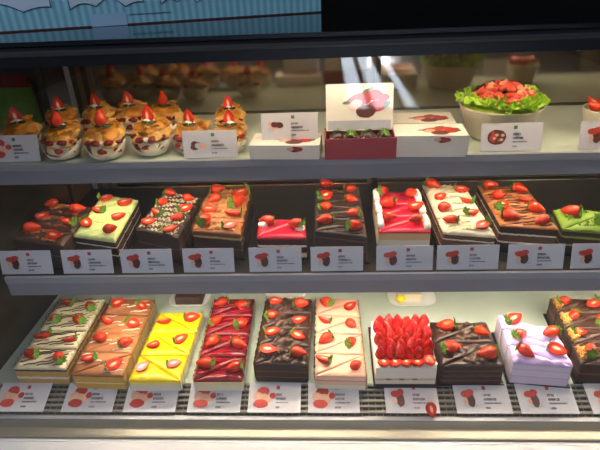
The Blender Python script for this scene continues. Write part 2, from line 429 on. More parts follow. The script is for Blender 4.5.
# ------------------------------------------------------------------ cakes in columns
ORD = ['front row', 'second row back', 'third row back', 'fourth row back']
def tri_grid(P, n):
    """barycentric grid of a triangle, returns points + tris + boundary flag"""
    idx = {}; pts = []; tris = []
    for i in range(n + 1):
        for j in range(n + 1 - i):
            k = n - i - j; idx[i, j] = len(pts)
            pts.append(((P[0] * i + P[1] * j + P[2] * k) / n, min(i, j, k) / n))
    for i in range(n):
        for j in range(n - i):
            tris.append((idx[i, j], idx[i + 1, j], idx[i, j + 1]))
            if i + j < n - 1: tris.append((idx[i + 1, j], idx[i + 1, j + 1], idx[i, j + 1]))
    bd = [idx[0, j] for j in range(n + 1)] + [idx[i, n - i] for i in range(1, n + 1)] + [idx[i, 0] for i in range(n - 1, 0, -1)]
    return pts, tris, bd
def rand_in(P, rnd, m=.06):
    while True:
        a, c = rnd.random(), rnd.random()
        if a + c > 1: a, c = 1 - a, 1 - c
        e = 1 - a - c
        if min(a, c, e) > m: return P[0] * a + P[1] * c + P[2] * e
def make_slice(col_, P, base, spot, side, seed):
    """P: triangle corners (2D, about the slice's base centre); base: the two corners of its outer edge"""
    rnd = random.Random(seed); h = col_['h']; st = col_['style']
    root = empty('cake_slice')
    P = [Vector(p) for p in P]
    if (P[1] - P[0]).cross(P[2] - P[0]) < 0: P = [P[0], P[2], P[1]]
    tt = col_.get('t', .006); hs = h - tt
    # sponge: rounded corners
    poly = []
    for i in range(3):
        p, a, c = P[i], P[i - 1], P[(i + 1) % 3]
        e1 = (a - p).normalized() * .003; e2 = (c - p).normalized() * .003
        poly += [p + e1, p + (e1 + e2) * .28, p + e2]
    sb = MB(); sb.prism(poly, 0, hs); sb.build('sponge', [col_['side']], root)
    # topping
    n = 12; pts, tris, bd = tri_grid(P, n); tb = MB(); amp = col_.get('amp', .0012); fr = col_.get('freq', 60)
    vs = []
    for p, e in pts:
        z = hs + tt * (1 - .55 * (1 - min(1, e * 9)) ** 2) + amp * noise.noise(Vector((p.x * fr, p.y * fr, seed)))
        if col_.get('swirl'): z += col_['swirl'] * math.sin(p.x * 150 + 2.5 * math.sin(p.y * 120 + seed)) * min(1, e * 6)
        vs.append((p.x, p.y, z))
    m0 = len(vs); vs += [(pts[i][0].x, pts[i][0].y, hs) for i in bd]
    nb = len(bd)
    sk = [(bd[i], bd[(i + 1) % nb], m0 + (i + 1) % nb, m0 + i) for i in range(nb)]
    tb.add(vs, tris, 0, True); tb.add(vs, sk, 0, False)
    tb.build(col_.get('topname', 'glaze'), [col_['top']], root)
    ctr = (P[0] + P[1] + P[2]) / 3
    if 'drizzle' in st:
        dm = col_['drizzle']; db = MB(); ax = (base[1] - base[0]); axn = ax.normalized()
        if col_.get('along'): axn = Vector((-axn.y, axn.x))
        per = Vector((-axn.y, axn.x)); nl = col_.get('nlines', 9)
        xs_ = [p.dot(per) for p in P]; ys_ = [p.dot(axn) for p in P]
        inside = lambda q: all((P[(i + 1) % 3] - P[i]).cross(q - P[i]) > .0004 for i in range(3))
        for k in range(nl):
            for sgn in ((1, -1) if col_.get('cross') else (1,)):
                c0 = min(xs_) + (max(xs_) - min(xs_)) * (k + .5 + rnd.uniform(-.25, .25)) / nl
                line = []
                for s in range(40):
                    y = min(ys_) + (max(ys_) - min(ys_)) * s / 39
                    q = per * (c0 + sgn * (y - sum(ys_) / 3) * col_.get('slant', .55) + .0015 * math.sin(s * .7 + k)) + axn * y
                    if inside(q): line.append((q.x, q.y, h + amp * .8 + .0004))
                    else:
                        if len(line) > 3: db.tube(line, col_.get('dr', .0011), 5)
                        line = []
                if len(line) > 3: db.tube(line, col_.get('dr', .0011), 5)
        if db.v: db.build('drizzle', [dm], root)
    if 'curls' in st or 'flakes' in st or 'crumbs' in st:
        cb = MB(); nn = col_.get('ncurl', 34)
        for k in range(nn):
            q = rand_in(P, rnd, .15)
            rot = Matrix.Rotation(rnd.uniform(0, 6.3), 3, 'Z') @ Matrix.Rotation(rnd.uniform(-.6, .6), 3, 'X') @ Matrix.Rotation(rnd.uniform(-.5, .5), 3, 'Y')
            c = Vector((q.x, q.y, h + rnd.uniform(.000, .004)))
            if 'curls' in st:
                l, w = rnd.uniform(.009, .020), rnd.uniform(.004, .009); vs = []
                for i in range(5):
                    a = -1.1 + 2.2 * i / 4
                    for y in (-l / 2, l / 2): vs.append(c + rot @ Vector((w * math.sin(a), y, w * .8 * (math.cos(a) - .6))))
                cb.add(vs, [(2 * i, 2 * i + 1, 2 * i + 3, 2 * i + 2) for i in range(4)], 0, True)
            elif 'flakes' in st:
                cb.blob(c, (rnd.uniform(.004, .007), rnd.uniform(.002, .0035), .0007), 7, 4, 0, rot=rot)
            else:
                r = rnd.uniform(.0015, .0038); cb.blob(c, r, 5, 3, 0, amp=.5, seed=k)
        tag(cb.build({'curls': 'chocolate_shavings', 'flakes': 'almond_flakes', 'crumbs': 'crumbs'}[[s for s in st if s in ('curls', 'flakes', 'crumbs')][0]], [col_['bits']], root), kind='stuff')
    if 'border' in st:                                  # piped cream along the outer edge
        cb = MB()
        for k in range(4):
            q = base[0].lerp(base[1], .16 + .68 * k / 3).lerp(ctr, .17)
            cb.blob((q.x, q.y, h + .004), (.0085, .009, .010), 9, 6, 0, amp=.3, seed=k + seed)
        cb.build('cream_border', ['cream'], root)
    if 'nutpile' in st and side == 0:
        cb = MB()
        for k in range(95):
            q = base[0].lerp(base[1], rnd.uniform(.12, .88)).lerp(ctr, rnd.uniform(.10, .62))
            r = rnd.uniform(.0026, .0052); cb.blob((q.x, q.y, h + rnd.uniform(0, .008)), r, 5, 4, 0, amp=.5, seed=k)
        tag(cb.build('nut_crumbs', ['nut'], root), kind='stuff')
    if 'film' in st:
        o = (base[0] + base[1]) / 2 - ctr; d = (base[1] - base[0]).normalized(); nr = Vector((d.y, -d.x))
        if nr.dot(o) < 0: nr = -nr
        fb = MB(); vs = []; ns = 14
        for i in range(ns + 1):
            q = base[0].lerp(base[1], i / ns) + nr * (.0006 + .0012 * (1 + math.sin(i * 1.9 + seed))); q2 = q - nr * .004 * (1 + math.sin(i * 1.3 + seed * 2)) * .5
            vs += [(q.x, q.y, .001), (q.x, q.y, h - .002), (q2.x, q2.y, h + .005 + .003 * math.sin(i * 1.1 + seed))]
        fb.add(vs, [(3 * i + j, 3 * i + 3 + j, 3 * i + 4 + j, 3 * i + 1 + j) for i in range(ns) for j in (0, 1)], 0, True)
        fb.build('film', ['film'], root)
    return root
NSLICE = [0]
def cake_column(C, zs, nm, board=None):
    h = C['h']; zt = zs + h + .003
    FL, FR, BL, BR = [hit(px, py, z=zt) for px, py in C['px']]
    W = (FR - FL); Lv = ((BL - FL) + (BR - FR)) / 2; rows = C['rows']; B = Lv / rows
    W2, B2 = W.to_2d(), B.to_2d(); C['W'] = W2; C['B'] = B2; C['FL'] = FL
    print(nm, 'W %.3f row %.3f  front y %.3f back y %.3f' % (W.length, B.length, FL.y, BL.y))
    fl = C.get('flip', False)
    uv = [((0, 0), (1, 0), (1, 1)), ((0, 0), (1, 1), (0, 1))] if not fl else [((0, 0), (1, 0), (0, 1)), ((1, 0), (1, 1), (0, 1))]
    bases = [((1, 0), (1, 1)), ((0, 0), (0, 1))] if not fl else [((0, 0), (0, 1)), ((1, 0), (1, 1))]
    spots = [(.76, .40), (.24, .60)] if not fl else [(.24, .40), (.76, .60)]
    sides = [1, 0] if not fl else [0, 1]
    mp = lambda u, v: W2 * u + B2 * v
    cnt = 0
    for t in range(2):
        pts = [mp(*q) for q in uv[t]]; c = (pts[0] + pts[1] + pts[2]) / 3
        sh = lambda p, k=C.get('gap', .955): (p - c) * k
        bs = [sh(mp(*q)) for q in bases[t]]
        proto = make_slice(C, [sh(p) for p in pts], bs, None, sides[t], (ord(nm[1]) * 5 + ord(nm[0]) + len(nm)) % 11 + t * 3)
        for k in range(rows):
            if (k, t) in C.get('skip', ()): continue
            o = proto if k == 0 else copy_tree(proto)
            org = Vector((FL.x, FL.y)) + W2 * 0 + B2 * k + c
            o.location = (org.x, org.y, zs + (.0040 if board else .0005))
            if C.get('jit'): o.scale = (1, 1, 1 + random.uniform(-.04, .05))
            who = C['nb'][sides[t]]
            o['label'] = C['label'] + ' slice, ' + ORD[k] + ', facing ' + who
            o['category'] = 'cake slice'; o['group'] = C['group']
            o.rotation_euler = (0, 0, random.uniform(-1, 1) * R(C.get('rj', .5)))
            cnt += 1
        if (0, t) in C.get('skip', ()): raise ValueError
        # berries last, so that each slice gets its own
        C.setdefault('protos', []).append(proto)
    return cnt
def berries(C, zs):
    """put a berry on each slice already placed (each its own variant and turn)"""
    pass
# one berry per slice is added after copying, so that turns differ
def add_berries(C, roots):
    pass

def build_column(C, zs, nm, board=False):
    before = set(o.name for o in col.objects)
    n = cake_column(C, zs, nm, board)
    roots = [o for o in col.objects if o.name not in before and o.parent is None]
    rnd = random.Random(len(nm) * 13 + ord(nm[1]) + ord(nm[0]))
    W2, B2 = C['W'], C['B']; fl = C.get('flip', False)
    for o in roots:
        v = Vector((o.location.x - C['FL'].x, o.location.y - C['FL'].y))
        # u,v coords
        det = W2.x * B2.y - W2.y * B2.x
        u = (v.x * B2.y - v.y * B2.x) / det; w = (W2.x * v.y - W2.y * v.x) / det
        right = u > .5; k = int(w + 1e-6)
        su = (.77 if right else .23) + rnd.uniform(-.04, .04)
        front = (w - k) < .5
        sv = k + (.40 if front else .60) + rnd.uniform(-.05, .05)
        p = W2 * (su) + B2 * sv - v
        kind = C.get('berry', 'some')
        if kind == 'some': kind = rnd.choice(['whole', 'whole', 'half'])
        if kind == 'mix': kind = rnd.choice(['whole', 'half', 'half'])
        s = C.get('bs', 1.0) * rnd.uniform(.80, 1.0)
        rz = rnd.choice(C.get('turn', [0.3, 2.8, -.5, 3.6, .9])) + rnd.uniform(-.4, .4)
        if kind == 'half':
            add_berry(o, (p.x, p.y, C['h'] + .0095 * s + C.get('lift', 0)), rz, 'half', s, pitch=rnd.uniform(-.15, .15), roll=rnd.uniform(-.3, .3) + R(12), leaf=rnd.random() < C.get('leaf', .8))
        else:
            add_berry(o, (p.x, p.y, C['h'] + .0105 * s + C.get('lift', 0)), rz, 'whole', s, pitch=rnd.uniform(-.1, .3), roll=rnd.uniform(0, 6), leaf=rnd.random() < C.get('leaf', .95))
        if C.get('tuft'):                               # extra cream dab under the berry
            tb = MB(); tb.blob((p.x * 1.7, p.y - .006, C['h'] + .004), (.013, .012, .008), 9, 6, 0, amp=.35, seed=k)
            tb.build('cream_dab', ['cream'], o)
    if board:
        a = Vector((C['FL'].x, C['FL'].y)); e = C['rows']
        m = C.get('bm', (.02, .05))
        q = [a - W2 * .03 - B2 * m[0], a + W2 * 1.03 - B2 * m[0], a + W2 * 1.03 + B2 * (e + m[1]), a - W2 * .03 + B2 * (e + m[1])]
        cc = (q[0] + q[1] + q[2] + q[3]) / 4
        bo = MB().prism([x - cc for x in q], 0, .003).build('cake_board', 'board_black', None, (cc.x, cc.y, zs + .0005))
        tag(bo, 'thin black board under the ' + C['short'], 'cake board', 'boards under the cakes')
    return n

tan_, choc, dk, cr_, yl, pk = rgb(206, 164, 96), rgb(112, 78, 58), rgb(68, 48, 38), rgb(236, 226, 204), rgb(226, 190, 92), rgb(228, 160, 140)
LB = dict(
 c1=dict(px=((10, 367), (66, 367), (61, 297), (105, 297)), rows=4, h=.052, style=('drizzle', 'film'), top='white_choc', drizzle='choc_drizzle', nlines=6, dr=.0012, along=1, slant=.25, jit=1, amp=.002, gap=.93, rj=1.6,
   side=layers('cream_roll_layers', .052, [(0, tan_), (.3, cr_), (.42, tan_), (.75, dk), (.85, cr_)]), label='white cream cake with brown drizzle,', short='cream cake with brown drizzle', nb=('the end wall', 'the mocha cake'), group='drizzled cream cake slices', berry='mix', leaf=.9, turn=[2.6, 3.4, 3.0]),
 c2=dict(px=((69, 372), (123, 374), (110, 297), (157, 297)), rows=4, h=.048, style=('film', 'border2', 'drizzle'), drizzle='cream', nlines=3, dr=.0012, along=1, slant=.12, top='mocha', amp=.001, jit=1, gap=.945, rj=1,
   side=layers('mocha_layers', .048, [(0, rgb(214, 170, 84)), (.35, rgb(240, 220, 160)), (.42, rgb(216, 172, 84)), (.8, rgb(150, 96, 60))]), label='light brown mocha cake', short='light brown mocha cake', nb=('the drizzled cream cake', 'the yellow cake'), group='mocha cake slices', berry='mix', leaf=.6),
 c3=dict(px=((127, 379), (180, 379), (160, 311), (203, 310)), rows=3, h=.036, flip=True, style=('film',), top='yellow_glaze', t=.008, amp=.001,
   side=layers('yellow_layers', .036, [(0, cr_), (.55, rgb(248, 226, 110)), (.9, yl)]), label='bright yellow glazed cake', short='bright yellow cake', nb=('the mocha cake', 'the dark red jelly cake'), group='yellow glazed cake slices', berry='half', leaf=.5, turn=[.4, .2, 3.3]),
 c4=dict(px=((192, 379), (243, 379), (214, 297), (255, 297)), rows=4, h=.036, style=('film', 'drizzle'), drizzle='pink_jelly', nlines=5, dr=.0009, along=1, slant=.3, top='red_jelly', t=.008, amp=.001,
   side=layers('red_jelly_layers', .036, [(0, cr_), (.5, rgb(238, 214, 160)), (.8, rgb(150, 30, 36))]), label='dark red jelly cake', short='dark red jelly cake', nb=('the yellow cake', 'the chocolate cake'), group='dark red jelly cake slices', berry='whole', leaf=.8),
 c5=dict(px=((253, 363), (308, 364), (269, 297), (309, 297)), rows=4, h=.056, style=('curls', 'film'), bits='choc_shaving', ncurl=46, top='dark_choc', amp=.002,
   side=layers('dark_choc_layers', .056, [(0, dk), (.25, choc), (.3, dk), (.55, choc), (.6, dk)]), label='chocolate cake with brown curls,', short='chocolate cake with curls', nb=('the red jelly cake', 'the pale pink cake'), group='chocolate curl cake slices', lift=.003, leaf=.7),
 c6=dict(px=((314, 374), (367, 376), (314, 297), (359, 297)), rows=4, h=.042, style=('film',), top='pink_cream', topname='frosting', amp=.002, freq=110,
   side=layers('pink_layers', .042, [(0, cr_), (.3, rgb(240, 200, 170)), (.55, pk), (.65, rgb(244, 210, 186))]), label='pale pink cream cake', short='pale pink cream cake', nb=('the chocolate cake', 'the strawberry mound cake'), group='pale pink cake slices', berry='mix', leaf=.8),
 c8=dict(px=((441, 366), (506, 366), (431, 321), (485, 322)), rows=2, h=.056, style=('curls',), bits='choc_shaving', ncurl=26, top='dark_choc', amp=.003,
   side=layers('stripe_choc_layers', .056, [(0, dk), (.15, choc), (.2, dk), (.4, choc), (.45, dk), (.65, choc), (.7, dk)]), label='dark chocolate cake on black board,', short='dark chocolate cake', nb=('the strawberry mound cake', 'the lilac cake'), group='dark chocolate cake slices', lift=.002, bs=1.05),
 c9=dict(px=((513, 361), (575, 365), (498, 312), (550, 316)), rows=3, h=.066, style=(), top='purple_cream', topname='frosting', t=.012, amp=.007, freq=85, swirl=.0045,
   side=layers('lilac_layers', .066, [(0, rgb(222, 206, 228)), (.3, rgb(206, 186, 218)), (.34, rgb(228, 214, 234)), (.6, rgb(208, 188, 220)), (.64, rgb(226, 212, 234))]), label='lilac frosted cake', short='lilac frosted cake', nb=('the dark chocolate cake', 'the nut edged cake'), group='lilac cake slices', lift=.003, bs=1.08, flip=True, skip=((2, 1),)),
 c10=dict(px=((581, 364), (640, 366), (549, 299), (598, 297)), rows=4, h=.056, style=('nutpile', 'drizzle'), drizzle='dark_choc', nlines=4, dr=.0014, along=1, slant=.1, top='choc_shaving', amp=.0015,
   side=layers('nut_choc_layers', .056, [(0, dk), (.4, choc), (.5, dk)]), label='chocolate cake with nut crumb edge,', short='nut edged chocolate cake', nb=('the lilac cake', 'the case end'), group='nut edged chocolate cake slices', lift=.001),
)
LM = dict(
 m1=dict(px=((12, 239), (63, 246), (54, 203), (88, 206)), rows=3, h=.066, style=('crumbs',), bits='caramel', ncurl=60, top='choc_shaving', amp=.002,
   side=layers('m1_layers', .066, [(0, dk), (.5, choc), (.55, dk)]), label='brown chocolate cake with reddish crumbs,', short='crumb topped chocolate cake', nb=('the end wall', 'the pale green cake'), group='crumb topped chocolate slices', leaf=.1, lift=.002),
 m2=dict(px=((72, 234), (115, 240), (99, 194), (141, 199)), rows=3, h=.066, style=(), top='green_cream', topname='frosting', t=.010, amp=.0045, freq=120, swirl=.001,
   side=layers('m2_layers', .066, [(0, dk), (.3, cr_), (.34, dk), (.62, cr_), (.66, dk)]), label='pale green frosted cake', short='pale green frosted cake', nb=('the crumb topped cake', 'the drizzled dark cake'), group='pale green cake slices', berry='mix', leaf=.7),
 m3=dict(px=((134, 229), (178, 238), (162, 193), (204, 196)), rows=4, h=.066, style=('drizzle',), drizzle='white_choc', nlines=11, cross=1, dr=.0010, top='dark_choc',
   side=layers('m3_layers', .066, [(0, dk), (.45, choc), (.5, dk)]), label='dark cake with white lattice drizzle,', short='dark cake with white lattice drizzle', nb=('the pale green cake', 'the almond cake'), group='lattice drizzled cake slices', leaf=.8, bs=.88, berry='mix'),
 m4=dict(px=((191, 230), (241, 234), (208, 189), (253, 190)), rows=4, h=.066, style=('flakes', 'film'), bits='almond', ncurl=90, top='caramel',
   side=layers('m4_layers', .066, [(0, dk), (.3, choc), (.35, dk), (.7, tan_), (.78, choc)]), label='almond flaked caramel cake', short='almond flaked cake', nb=('the drizzled dark cake', 'the short red cake'), group='almond flaked cake slices', lift=.001, bs=1.1),
 m5=dict(px=((256, 237), (307, 237), (259, 220), (305, 217)), rows=1, h=.056, style=(), tuft=1, top='pink_jelly', t=.008,
   side=layers('m5_layers', .056, [(0, cr_), (.2, rgb(78, 26, 34)), (.5, cr_), (.58, rgb(86, 28, 36)), (.86, rgb(200, 40, 70))]), label='short red jelly cake', short='short red jelly cake', nb=('the almond cake', 'the dark ganache cake'), group='short red jelly slices', lift=.003, bs=1.1, turn=[2.9, 3.2]),
 m6=dict(px=((314, 231), (368, 237), (313, 184), (361, 184)), rows=4, h=.066, style=('drizzle',), drizzle='dark_choc', nlines=4, dr=.0014, along=1, slant=.1, top='dark_choc', amp=.0015,
   side=layers('m6_layers', .066, [(0, dk), (.35, choc), (.4, dk), (.72, choc), (.78, dk)]), label='dark ganache cake', short='dark ganache cake', nb=('the short red cake', 'the bright red cake'), group='dark ganache cake slices', leaf=.8, turn=[0, .3, 3.1]),
 m7=dict(px=((378, 231), (432, 231), (373, 191), (418, 192)), rows=3, h=.064, style=('border',), top='pink_jelly', t=.008,
   side=layers('m7_layers', .064, [(0, cr_), (.25, pk), (.32, cr_), (.6, rgb(232, 190, 140)), (.9, rgb(210, 50, 80))]), label='bright red jelly cake with white cream edges,', short='bright red jelly cake', nb=('the ganache cake', 'the white cake'), group='bright red jelly cake slices', lift=.006, leaf=.5),
 m8=dict(px=((443, 231), (497, 235), (420, 183), (468, 186)), rows=4, h=.068, style=('flakes',), bits='white_choc', ncurl=50, top='white_cream', topname='frosting', t=.010, amp=.0045, freq=120,
   side=layers('m8_layers', .068, [(0, dk), (.3, cr_), (.35, choc), (.66, cr_), (.7, choc)]), label='white cream cake', short='white cream cake', nb=('the bright red cake', 'the caramel cake'), group='white cream cake slices', berry='mix', leaf=.8),
 m9=dict(px=((500, 225), (560, 229), (478, 184), (526, 188)), rows=4, h=.066, style=('drizzle',), drizzle='choc_drizzle', nlines=4, dr=.0013, along=1, slant=.2, top='caramel', amp=.0012,
   side=layers('m9_layers', .066, [(0, dk), (.3, cr_), (.36, choc), (.62, cr_), (.68, dk)]), label='orange brown caramel cake', short='caramel cake', nb=('the white cake', 'the moss green cake'), group='caramel cake slices', leaf=.4),
 m10=dict(px=((563, 228), (622, 232), (553, 209), (606, 209)), rows=1, h=.066, style=('crumbs',), bits='matcha', ncurl=60, top='matcha', topname='frosting', t=.010, amp=.004,
   side=layers('m10_layers', .066, [(0, dk), (.3, rgb(150, 160, 70)), (.36, dk), (.6, rgb(150, 160, 70)), (.68, dk)]), label='moss green cake', short='moss green cake', nb=('the caramel cake', 'the case end'), group='moss green cake slices', bs=1.1),
)
for nm, C in LB.items(): build_column(C, ZD, nm, board=nm in ('c8', 'c9', 'c10'))
for nm, C in LM.items(): build_column(C, ZM, nm, board=True)

# strawberry mound cake (bottom row)
hc = .05
FL, FR, BL, BR = [hit(px, py, z=ZD + hc + .003) for px, py in ((376, 368), (437, 368), (371, 322), (428, 322))]
cc = (FL + FR + BL + BR) / 4; cc.z = ZD + .0005
bd = MB(); W = FR - FL; D_ = ((BL - FL) + (BR - FR)) / 2
q = [FL - cc - D_ * .05 - W * .03, FR - cc - D_ * .05 + W * .03, BR - cc + D_ * .25 + W * .03, BL - cc + D_ * .25 - W * .03]
tag(bd.prism(q, 0, .003).build('cake_board', 'board_black', None, cc), 'thin black board under the strawberry covered cake', 'cake board', 'boards under the cakes')
sm = empty('strawberry_cake', cc + Vector((0, 0, .0036)))
tag(sm, 'white cream cake block covered with rows of whole upright red strawberries', 'cake')
pl = [FL - cc, FR - cc, BR - cc, BL - cc]
MB().prism(pl, 0, hc).build('sponge', [layers('strawberry_cake_layers', hc, [(0, rgb(244, 236, 220)), (.22, rgb(226, 190, 150)), (.34, rgb(246, 240, 226)), (.6, rgb(246, 236, 224))])], sm)
b = MB(); pts = []
for k in range(90):
    u, v = random.random(), random.random(); p = FL + W * (.06 + .88 * u) + D_ * (.06 + .88 * v) - cc
    b.blob((p.x, p.y, hc), (.013, .012, .006), 7, 5, 0, amp=.3, seed=k)
b.build('cream', ['cream'], sm)
for r in range(6):
    for c in range(6):
        u = (c + .5 + (.25 if r % 2 else -.2) * .6) / 6; v = (r + .75) / 6.6
        p = FL + W * (.02 + u * .96) + D_ * (.08 + v * .92) - cc
        add_berry(sm, (p.x, p.y, hc + .016 + random.uniform(-.001, .003)), random.uniform(0, 6), 'whole', random.uniform(.82, .96), pitch=-R(90) + random.uniform(-.35, .35), roll=0, leaf=False, deep=True)
for c in range(5):
    p = FL + W * (.13 + c * .185) + D_ * .04 - cc
    add_berry(sm, (p.x, p.y, hc + .012), R(-90), 'half', .95, pitch=R(-25) + random.uniform(-.1, .1), roll=random.uniform(-.2, .2) + (R(180) if c == 4 else 0), leaf=False)
for c in range(3):
    p = FL + W * (.22 + c * .22) - cc
    MB().blob((p.x, p.y - .0005, hc * .3), (.007, .0012, .0028), 8, 5).build('fruit_slice', 'caramel', sm)

# ------------------------------------------------------------------ price cards
CW, CH = .121, .060
def strokes(b, x, z, w, hgt, rnd, mi=0, y=-.0012):
    """a line of small letter-like strokes"""
    e = x
    while e < x + w:
        lw = rnd.uniform(.0014, .0022)
        b.box((e, y, z), (e + .0006, y + .0004, z + hgt), mi)
        if rnd.random() < .8: b.box((e, y, z + hgt * .8), (e + lw, y + .0004, z + hgt), mi)
        if rnd.random() < .6: b.box((e, y, z + hgt * .4), (e + lw, y + .0004, z + hgt * .58), mi)
        if rnd.random() < .6: b.box((e, y, z), (e + lw, y + .0004, z + hgt * .2), mi)
        if rnd.random() < .6: b.box((e + lw - .0006, y, z), (e + lw, y + .0004, z + hgt), mi)
        e += lw + .0007
    return b
def disc(b, x, z, rx, rz, mi, y, a=0, n=14, seed=0):
    vs = []
    for i in range(n):
        t = 2 * math.pi * i / n; r = 1 + .14 * noise.noise(Vector((math.cos(t) * 1.5, math.sin(t) * 1.5, seed)))
        u, v = rx * r * math.cos(t), rz * r * math.sin(t)
        vs.append((x + u * math.cos(a) - v * math.sin(a), y, z + u * math.sin(a) + v * math.cos(a)))
    return b.add([v for v in vs] + [(v[0], y + .0003, v[2]) for v in vs], [tuple(range(n))] + [(i, (i + 1) % n, n + (i + 1) % n, n + i) for i in range(n)], mi)
def card(p0, p1, tilt, label, pic, seed, hgt=CH, logo='ink_red'):
    rnd = random.Random(seed); mid = (p0 + p1) / 2; w = (p1 - p0).length; ang = math.atan2(p1.y - p0.y, p1.x - p0.x)
    o = MB().box((-w / 2, -.0006, 0), (w / 2, .0006, hgt)).build('price_card', 'card', None, mid)
    o.rotation_euler = (-tilt, 0, ang)
    tag(o, label, 'price card', 'price cards in the case')
    k = hgt / CH; pb = MB(); cx, cz = -w * .24, hgt * .5
    if pic == 'tumble':
        for i, (dx, dz, rx, rz, m_) in enumerate(((.002, .010, .012, .008, 0), (-.008, .002, .009, .007, 1), (.010, -.002, .010, .006, 1), (-.002, -.010, .014, .007, 0), (.020, .003, .006, .005, 0), (.004, .002, .008, .004, 1))):
            disc(pb, cx + dx * 1.2, cz + dz * k * 1.25, rx * 1.2, rz * k * 1.25, m_, -.0010 - i * .0001, seed=i + seed)
    elif pic == 'slice':
        for i, (dx, dz, rx, rz, m_) in enumerate(((.002, -.014, .016, .005, 3), (.004, -.004, .009, .014, 2), (-.005, .008, .012, .007, 0), (.005, .012, .008, .006, 0), (-.008, -.006, .005, .006, 1))):
            disc(pb, cx + dx, cz + dz * k, rx, rz * k, m_, -.0010 - i * .0001, seed=i + seed)
    elif pic == 'bowl':
        disc(pb, cx, cz, .020, .017, 2, -.0010, seed=seed)
        for i in range(14): disc(pb, cx + rnd.uniform(-.013, .013), cz + rnd.uniform(-.011, .011), .004, .003, rnd.choice((0, 1)), -.0011 - i * .00002, seed=i)
    else:
        for i in range(8): disc(pb, cx + rnd.uniform(-.014, .014), cz + rnd.uniform(-.010, .008), .008, .006, rnd.choice((2, 3, 2, 1)), -.0010 - i * .00005, seed=i + seed)
    pb.build('picture', ['print_berry', 'print_pale', 'print_brown', 'print_grey'], o)
    lb = MB(); x0 = w * .03; 
    strokes(lb, x0, hgt * .56, rnd.uniform(.012, .020), .0048 * k, rnd)
    strokes(lb, x0, hgt * .42, rnd.uniform(.020, .027), .0048 * k, rnd)
    strokes(lb, x0, hgt * .31, rnd.uniform(.028, .038), .0026 * k, rnd)
    strokes(lb, x0, hgt * .14, rnd.uniform(.009, .012), .0038 * k, rnd)
    lb.build('lettering', 'ink', o)
    gb = MB(); gb.box((x0, -.0011, hgt * .78), (x0 + .0075, -.0007, hgt * .78 + .0075 * k)); gb.build('logo', logo, o)
    return o
low = [(-8, 43, 412.5, 'drizzled cream cake'), (61, 112, 413, 'mocha cake'), (123, 175, 413.5, 'yellow cake'), (187, 240, 414, 'dark red jelly cake'), (247.5, 300.5, 414, 'chocolate curl cake'),
       (308, 360, 414, 'pale pink cake'), (386, 440, 416, 'strawberry mound cake'), (457, 513, 416, 'dark chocolate cake'), (521, 579, 417.5, 'lilac cake'), (592, 650, 419, 'nut edged chocolate cake')]
slope = math.atan2(ZD - ZR, YD - YB)
for i, (a, c, yy, who) in enumerate(low):
    y = YB + .004; p0 = hit(a, yy, y=y); p1 = hit(c, yy, y=y); z = ZR + .0055
    p0 = Vector((p0.x, y, z)); p1 = Vector((p1.x, y, z))
    card(p0, p1, math.pi / 2 - slope, 'white price card lying on the grille in front of the ' + who, 'tumble' if i < 6 else 'slice', 10 + i, hgt=.068)
midc = [(4, 55, 277.5, 'crumb topped chocolate cake'), (65, 115, 276.5, 'pale green cake'), (123, 174, 275, 'lattice drizzled cake'), (184.5, 235, 274, 'almond flaked cake'), (250, 302, 274, 'short red jelly cake'),
        (311, 363, 273.5, 'dark ganache cake'), (376, 432, 273.5, 'bright red jelly cake'), (436, 497, 273, 'white cream cake'), (506, 561.5, 272.5, 'caramel cake'), (569, 625, 272, 'moss green cake')]
for i, (a, c, yy, who) in enumerate(midc):
    y = YM + .007; p0 = hit(a, yy, y=y); p1 = hit(c, yy, y=y)
    card(Vector((p0.x, y, ZM + .0026)), Vector((p1.x, y, ZM + .0026)), R(13), 'white price card standing on the middle shelf before the ' + who, 'slice', 40 + i, hgt=.056)
top = [(-14, 40, 'mille feuille pastries at the dark end', 'tumble'), (184, 238, 'lone pastry beside the closed white box', 'nuts'), (479, 539, 'leafy salad bowl', 'bowl'), (576, 634, 'small bowl at the shelf end', 'slice')]
for i, (a, c, who, pic) in enumerate(top):
    y = YT + .008; p0 = hit(a, 158, y=y); p1 = hit(c, 158, y=y)
    card(Vector((p0.x, y, ZT + .0026)), Vector((p1.x, y, ZT + .0026)), R(13), 'pale price card on the top shelf before the ' + who, pic, 70 + i, hgt=.060, logo='ink_green')

